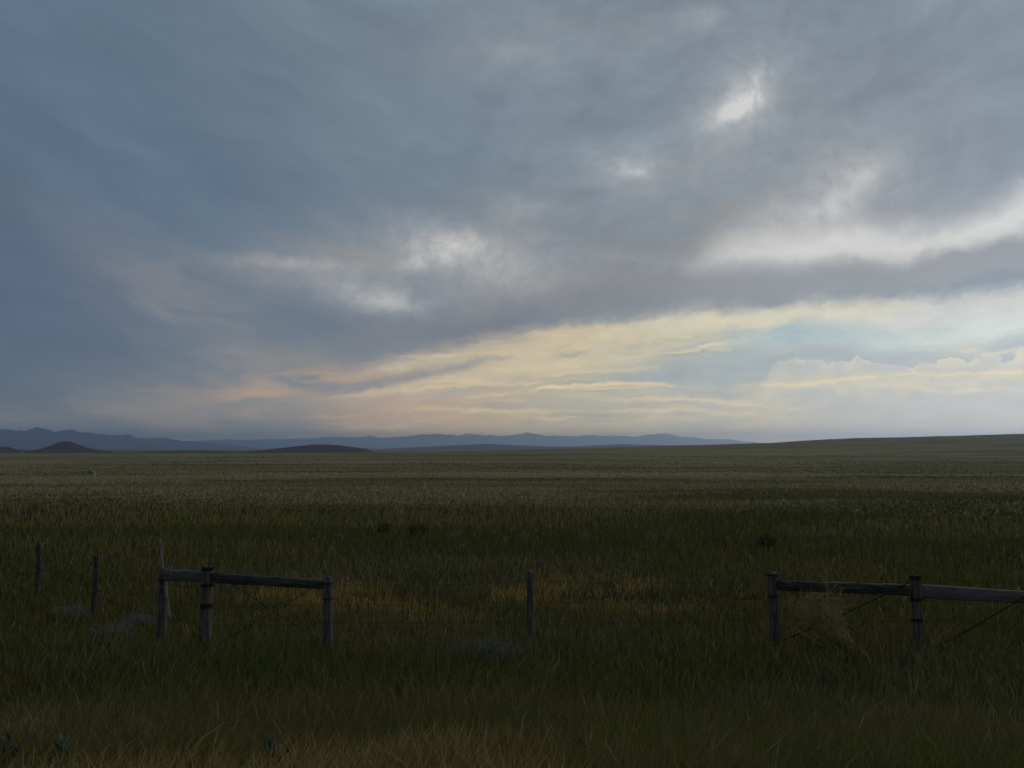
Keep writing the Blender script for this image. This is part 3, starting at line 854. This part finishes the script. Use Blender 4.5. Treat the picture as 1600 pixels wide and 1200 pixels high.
def tumbleweed(px, py, Y, wpx, hpx, n, label, group=None, m=M_TW, thick=1.0):
    c = at(px, py, Y); gz = hz(c.x, c.y); rx = wpx/F*Y/2; H = max(hpx/F*Y, .1)+.25
    root = Vector((c.x, c.y, gz)); mb = MB()
    for i in range(n):
        a0 = random.uniform(0, 2*math.pi); el = random.uniform(.05, 1.0)
        pts = [Vector((0, 0, 0.02))]; d = Vector((math.cos(a0)*math.cos(el), math.sin(a0)*math.cos(el)*.7, math.sin(el)))
        L = random.uniform(.5, 1.05); cur = Vector((random.uniform(-.5, .5)*rx, random.uniform(-.3, .3)*rx, .05)); pts = [cur.copy()]
        for k in range(5):
            d = (d+Vector((random.uniform(-.5, .5), random.uniform(-.5, .5), random.uniform(-.35, .3)))).normalized()
            cur = cur+Vector((d.x*rx*.2*L, d.y*rx*.2*L, abs(d.z)*H*.22*L if cur.z < H*.9 else -abs(d.z)*H*.1)); pts.append(cur.copy())
        mb.tube(pts, [.0045*thick, .004*thick, .0035*thick, .003*thick, .0024*thick, .001], 3, cap=False)
        for k in range(2):
            q = pts[random.randint(2, 5)]; e_ = Vector((random.uniform(-1, 1), random.uniform(-1, 1), random.uniform(0, 1))).normalized()*rx*.22
            mb.tube([q, q+e_*.5+Vector((0, 0, .01)), q+e_], [.0028*thick, .002*thick, .0008], 3, cap=False)
    o = mb.build('tumbleweed', m); o.location = root
    tag(o, label, 'tumbleweed', group)
    return o


tumbleweed(752, 966, 12.6, 120, 10, 420, 'wide grey dead tumbleweed heaped in the grass left of the lone middle post', 'dead tumbleweeds along the fence')
tumbleweed(115, 905, 15.6, 60, 8, 190, 'small grey tumbleweed just left of the thin dark post', 'dead tumbleweeds along the fence')
tumbleweed(178, 938, 14.0, 80, 10, 260, 'broad grey tumbleweed tangle between the thin dark post and the broken post', 'dead tumbleweeds along the fence')
tumbleweed(220, 918, 14.9, 60, 12, 190, 'upright grey tumbleweed directly left of the broken splintered post', 'dead tumbleweeds along the fence')


def dry_weed():
    b0 = at(1330, 982, 12.75); gz = hz(b0.x, b0.y); root = Vector((b0.x, b0.y, gz)); mb = MB()
    tips = [(1276, 878, 1), (1312, 902, 1), (1283, 918, 1), (1250, 934, 2), (1240, 942, 2), (1262, 926, 2), (1296, 926, 2), (1266, 946, 3), (1255, 956, 2), (1242, 964, 2), (1285, 940, 3), (1300, 952, 3), (1322, 945, 1), (1275, 968, 2), (1290, 960, 3)]
    for tx, ty, k in tips:
        for j in range(k*2):
            T = at(tx+random.uniform(-14, 14), ty+random.uniform(-6, 12), 12.75+random.uniform(-.25, .25))-root
            S = Vector((random.uniform(-.25, .12), random.uniform(-.1, .1), random.uniform(0.05, .3)))
            mid = S.lerp(T, .5)+Vector((random.uniform(-.2, .16), random.uniform(-.1, .1), random.uniform(-.1, .16)))
            pts = [S, S.lerp(mid, .5)+Vector((random.uniform(-.02, .02), 0, 0)), mid, mid.lerp(T, .5)+Vector((0, 0, .02)), T]
            mb.tube(pts, [.006, .005, .0042, .003, .0015], 4, cap=False)
            for _ in range(9):
                q = pts[random.randint(1, 3)].lerp(T, random.random()*.8)
                e_ = Vector((random.uniform(-.16, .12), random.uniform(-.1, .1), random.uniform(-.02, .14)))
                mb.tube([q, q+e_*.5+Vector((0, 0, .012)), q+e_], [.0035, .0026, .001], 3, cap=False)
    cc = at(1284, 952, 12.75)-root
    for i in range(150):
        cur = cc+Vector((random.gauss(0, .15), random.gauss(0, .12), random.gauss(0, .08))); d = Vector((random.gauss(0, 1), random.gauss(0, .7), random.gauss(0, .8))).normalized(); pts = [cur]
        for k in range(5):
            d = (d+Vector((random.uniform(-.7, .7), random.uniform(-.6, .6), random.uniform(-.6, .6)))+(cc-cur)*0.9).normalized(); cur = cur+d*.085; pts.append(cur)
        mb.tube(pts, [.0045, .004, .0035, .003, .0024, .001], 3, cap=False)
    o = mb.build('dry_weed', M_YW); o.location = root
    tag(o, 'dead yellow tangled branching weed heaped against the dark gnarled fence rail', 'weed')


dry_weed()


def shrub(name, px, py, Y, wpx, H, n, label, cat, leafm, group=None, leaf=.02, upright=.8):
    c = at(px, py, Y); gz = hz(c.x, c.y); rx = wpx/F*Y/2
    r_ = empty(name, Vector((c.x, c.y, gz))); tag(r_, label, cat, group)
    st_, lf = MB(), MB()
    for i in range(n):
        a0 = random.uniform(0, 2*math.pi); rad = rx*math.sqrt(random.random()); hh = H*random.uniform(.55, 1.05)*(1-.45*(rad/rx)**2)
        T = Vector((math.cos(a0)*rad, math.sin(a0)*rad, hh)); B_ = T*.25; B_.z = 0
        mid = B_.lerp(T, .5)+Vector((random.uniform(-.02, .02), random.uniform(-.02, .02), 0))
        st_.tube([B_, mid, T], [.006, .004, .0015], 4, cap=False)
        for k in range(22):
            f = .3+.7*random.random(); q = B_.lerp(T, f)
            d = Vector((random.gauss(0, 1), random.gauss(0, 1), upright+random.random())).normalized()
            s_ = d.cross(Vector((random.gauss(0, 1), random.gauss(0, 1), .1))).normalized()*leaf*.22
            L = leaf*random.uniform(.7, 1.5)
            lf.quad(q-s_*.5, q+s_*.5, q+d*L*.6+s_, q+d*L)
    st_.build('stem', M_SW, r_); lf.build('foliage', leafm, r_, smooth=False)
    return r_


for px, w_, lb in ((14, 60, 'grey green sagebrush at the bottom left corner of the photo'), (92, 50, 'grey green sagebrush among tan grass, second from the bottom left corner'),
                   (425, 70, 'broad grey green sagebrush beside tan grass at the bottom, left of centre'), (905, 60, 'low grey green sagebrush at the bottom, right of centre')):
    shrub('sagebrush', px, 1196, 4.9, w_, .44, 110, lb, 'sagebrush', M_SG, 'sagebrush at the top of the bank', leaf=.07, upright=1.4)
for px, py, w_, lb in ((600, 826, 22, 'small dark shrub in the green field left of centre'), (652, 828, 34, 'low wide dark shrub in the green field right of a smaller one'),
                       (1198, 850, 40, 'dark low shrub in the field behind the round fence post')):
    Y_ = 3.4*F/(py-700+8)
    shrub('dark_shrub', px, py, Y_, w_, .55, 60, lb, 'shrub', M_SD, 'dark shrubs in the field', leaf=.09)


def clump(px, top, wpx, label):
    Y_ = 27.5+random.uniform(-2.5, 2.5); c = at(px, top, Y_); gz = hz(c.x, c.y); H = c.z-gz; mb = MB(); rx = wpx/F*Y_/2
    lean = random.uniform(-.02, .12)
    for i in range(random.randint(26, 50)):
        b_ = Vector((random.gauss(0, .6)*rx, random.gauss(0, .5)*rx, 0)); h = H*random.uniform(.45, 1.05)
        T = b_+Vector((random.gauss(lean, .05), random.gauss(0, .06), h)); wv = Vector((random.uniform(.008, .02), random.uniform(-.01, .01), 0))
        m_ = b_.lerp(T, .65); m_.x -= .01
        mb.quad(b_-wv*.4, b_+wv*.4, m_+wv, m_-wv); mb.quad(m_-wv, m_+wv, T+wv*.2, T-wv*.2)
    o = mb.build('grass_clump', M_PG, smooth=False); o.location = (c.x, c.y, gz)
    tag(o, label, 'grass clump', 'pale grass clumps in a row across the field')


for q in ((712, 826, 9, 'pale seeding grass clump at the left end of the row in the field'), (770, 825, 12, 'pale seeding grass clump, second from the left in the row'),
          (818, 826, 8, 'slim pale grass clump above the lone middle post'), (910, 824, 11, 'tall pale grass clump right of the lone middle post, alone in its gap'),
          (1016, 828, 10, 'pale grass clump, left of the closely set pair at the right'), (1046, 822, 10, 'tallest pale grass clump at the right end of the row')):
    clump(*q)


# ------------------------------------------------------------------ grazing pronghorn far out on the plain
def pronghorn(px, Y):
    x = (px-800)/F*Y; gz = hz(x, Y); r_ = Vector((x, Y, gz))
    s = 1.0
    V = [(-.02, .0, .80), (.22, 0, .84), (.45, 0, .86), (.66, 0, .84), (-.20, 0, .74), (-.36, 0, .52), (-.50, 0, .30), (-.56, 0, .20), (-.64, 0, .10),
         (.0, .10, .62), (-.02, .10, .34), (.0, .10, .03), (-.06, -.10, .62), (-.10, -.10, .34), (-.12, -.10, .03),
         (.62, .11, .64), (.72, .11, .38), (.66, .11, .03), (.58, -.11, .64), (.66, -.11, .38), (.58, -.11, .03)]
    E = [(0, 1), (1, 2), (2, 3), (0, 4), (4, 5), (5, 6), (6, 7), (7, 8), (0, 9), (9, 10), (10, 11), (0, 12), (12, 13), (13, 14), (3, 15), (15, 16), (16, 17), (3, 18), (18, 19), (19, 20)]
    Rr = [.19, .20, .20, .17, .14, .10, .085, .085, .045, .085, .038, .03, .085, .038, .03, .11, .045, .03, .11, .045, .03]
    me = bpy.data.meshes.new('pronghorn'); me.from_pydata([Vector(v)*s for v in V], E, []); me.update()
    o = bpy.data.objects.new('pronghorn', me); C.objects.link(o)
    sk_ = o.modifiers.new('skin', 'SKIN'); ly = me.skin_vertices[0]
    for i, q in enumerate(Rr): ly.data[i].radius = (q*s, q*s)
    ly.data[1].use_root = True
    o.modifiers.new('sub', 'SUBSURF').levels = 2; o.modifiers['sub'].render_levels = 2
    bpy.context.view_layer.update()
    dg = bpy.context.evaluated_depsgraph_get(); me2 = bpy.data.meshes.new_from_object(o.evaluated_get(dg))
    o.modifiers.clear(); o.data = me2; me2.polygons.foreach_set('use_smooth', np.ones(len(me2.polygons), bool))
    m, g, b = mat('pronghorn_coat')
    tco = g.n('ShaderNodeTexCoord').outputs['Object']; s_ = g.n('ShaderNodeSeparateXYZ'); g.put(s_.inputs[0], tco)
    white = g.m('MAXIMUM', g.ss(s_.outputs[2], .70, .60), g.ss(s_.outputs[0], .60, .72))
    g.put(b.inputs['Base Color'], g.mix(white, (0.20, 0.165, 0.13, 1), (0.40, 0.39, 0.37, 1)))
    me2.materials.clear(); me2.materials.append(m)
    o.location = r_
    for sy in (-1, 1):
        h = MB(); h.tube([(-.52, .04*sy, .36), (-.50, .07*sy, .46), (-.47, .08*sy, .56), (-.51, .07*sy, .62)], [.018, .016, .011, .004], 6)
        h.build('horn', M_RAIL, o)
        ea = MB(); ea.tube([(-.46, .06*sy, .37), (-.42, .12*sy, .43), (-.40, .15*sy, .49)], [.012, .022, .003], 5)
        ea.build('ear', m, o)
    tag(o, 'pale pronghorn grazing head down far out on the left of the plain', 'pronghorn')


pronghorn(143, 84.0)


# ------------------------------------------------------------------ tiny pale shed at the foot of the hills
def shed(px, Y):
    x = (px-800)/F*Y; gz = hz(x, Y)
    r_ = empty('shed', Vector((x, Y, gz))); tag(r_, 'tiny pale shed at the foot of the dark hills by the left edge', 'shed')
    mw_ = m_plain('pale_metal_wall', (.28, .28, .27, 1), (.34, .34, .33, 1)); mr_ = m_plain('roof_metal', (.35, .36, .37, 1), (.45, .46, .47, 1))
    a = MB(); hx, hy, h = 4, 3, 3.6
    q = [(-hx, -hy), (hx, -hy), (hx, hy), (-hx, hy)]
    for i in range(4):
        p0, p1 = q[i], q[(i+1) % 4]
        a.quad((p0[0], p0[1], -1), (p1[0], p1[1], -1), (p1[0], p1[1], h), (p0[0], p0[1], h))
    k = len(a.v); a.v += [Vector(v) for v in ((-hx, -hy, h), (-hx, hy, h), (-hx, 0, h+2), (hx, -hy, h), (hx, hy, h), (hx, 0, h+2))]; a.f += [(k, k+2, k+1), (k+3, k+4, k+5)]
    a.build('wall', mw_, r_, smooth=False)
    b = MB(); b.quad((-hx-.4, -hy-.4, h-.1), (hx+.4, -hy-.4, h-.1), (hx+.4, 0, h+2.15), (-hx-.4, 0, h+2.15)); b.quad((-hx-.4, 0, h+2.15), (hx+.4, 0, h+2.15), (hx+.4, hy+.4, h-.1), (-hx-.4, hy+.4, h-.1))
    b.build('roof', mr_, r_, smooth=False)
    d = MB(); d.quad((-1.5, -hy-.05, -.5), (1.5, -hy-.05, -.5), (1.5, -hy-.05, 2.8), (-1.5, -hy-.05, 2.8)); d.build('door', mr_, r_, smooth=False)


shed(37, 2550.0)

# ------------------------------------------------------------------ the evening air
HX, HB, HT = 41000, -60, 720
mb = MB()
c8 = [(-HX, -HX, HB), (HX, -HX, HB), (HX, HX, HB), (-HX, HX, HB), (-HX, -HX, HT), (HX, -HX, HT), (HX, HX, HT), (-HX, HX, HT)]
mb.v = [Vector(v) for v in c8]; mb.f = [(3, 2, 1, 0), (4, 5, 6, 7), (0, 1, 5, 4), (1, 2, 6, 5), (2, 3, 7, 6), (3, 0, 4, 7)]
mh = bpy.data.materials.new('haze'); mh.use_nodes = True; nth = mh.node_tree; nth.nodes.clear(); gh = G(nth)
vp = gh.n('ShaderNodeVolumePrincipled'); vo = gh.n('ShaderNodeOutputMaterial'); nth.links.new(vp.outputs[0], vo.inputs['Volume'])
vp.inputs['Color'].default_value = (0.56, 0.72, 1.0, 1); vp.inputs['Density'].default_value = 6.4e-5; vp.inputs['Anisotropy'].default_value = 0.72
tag(mb.build('haze', mh, smooth=False), kind='stuff')
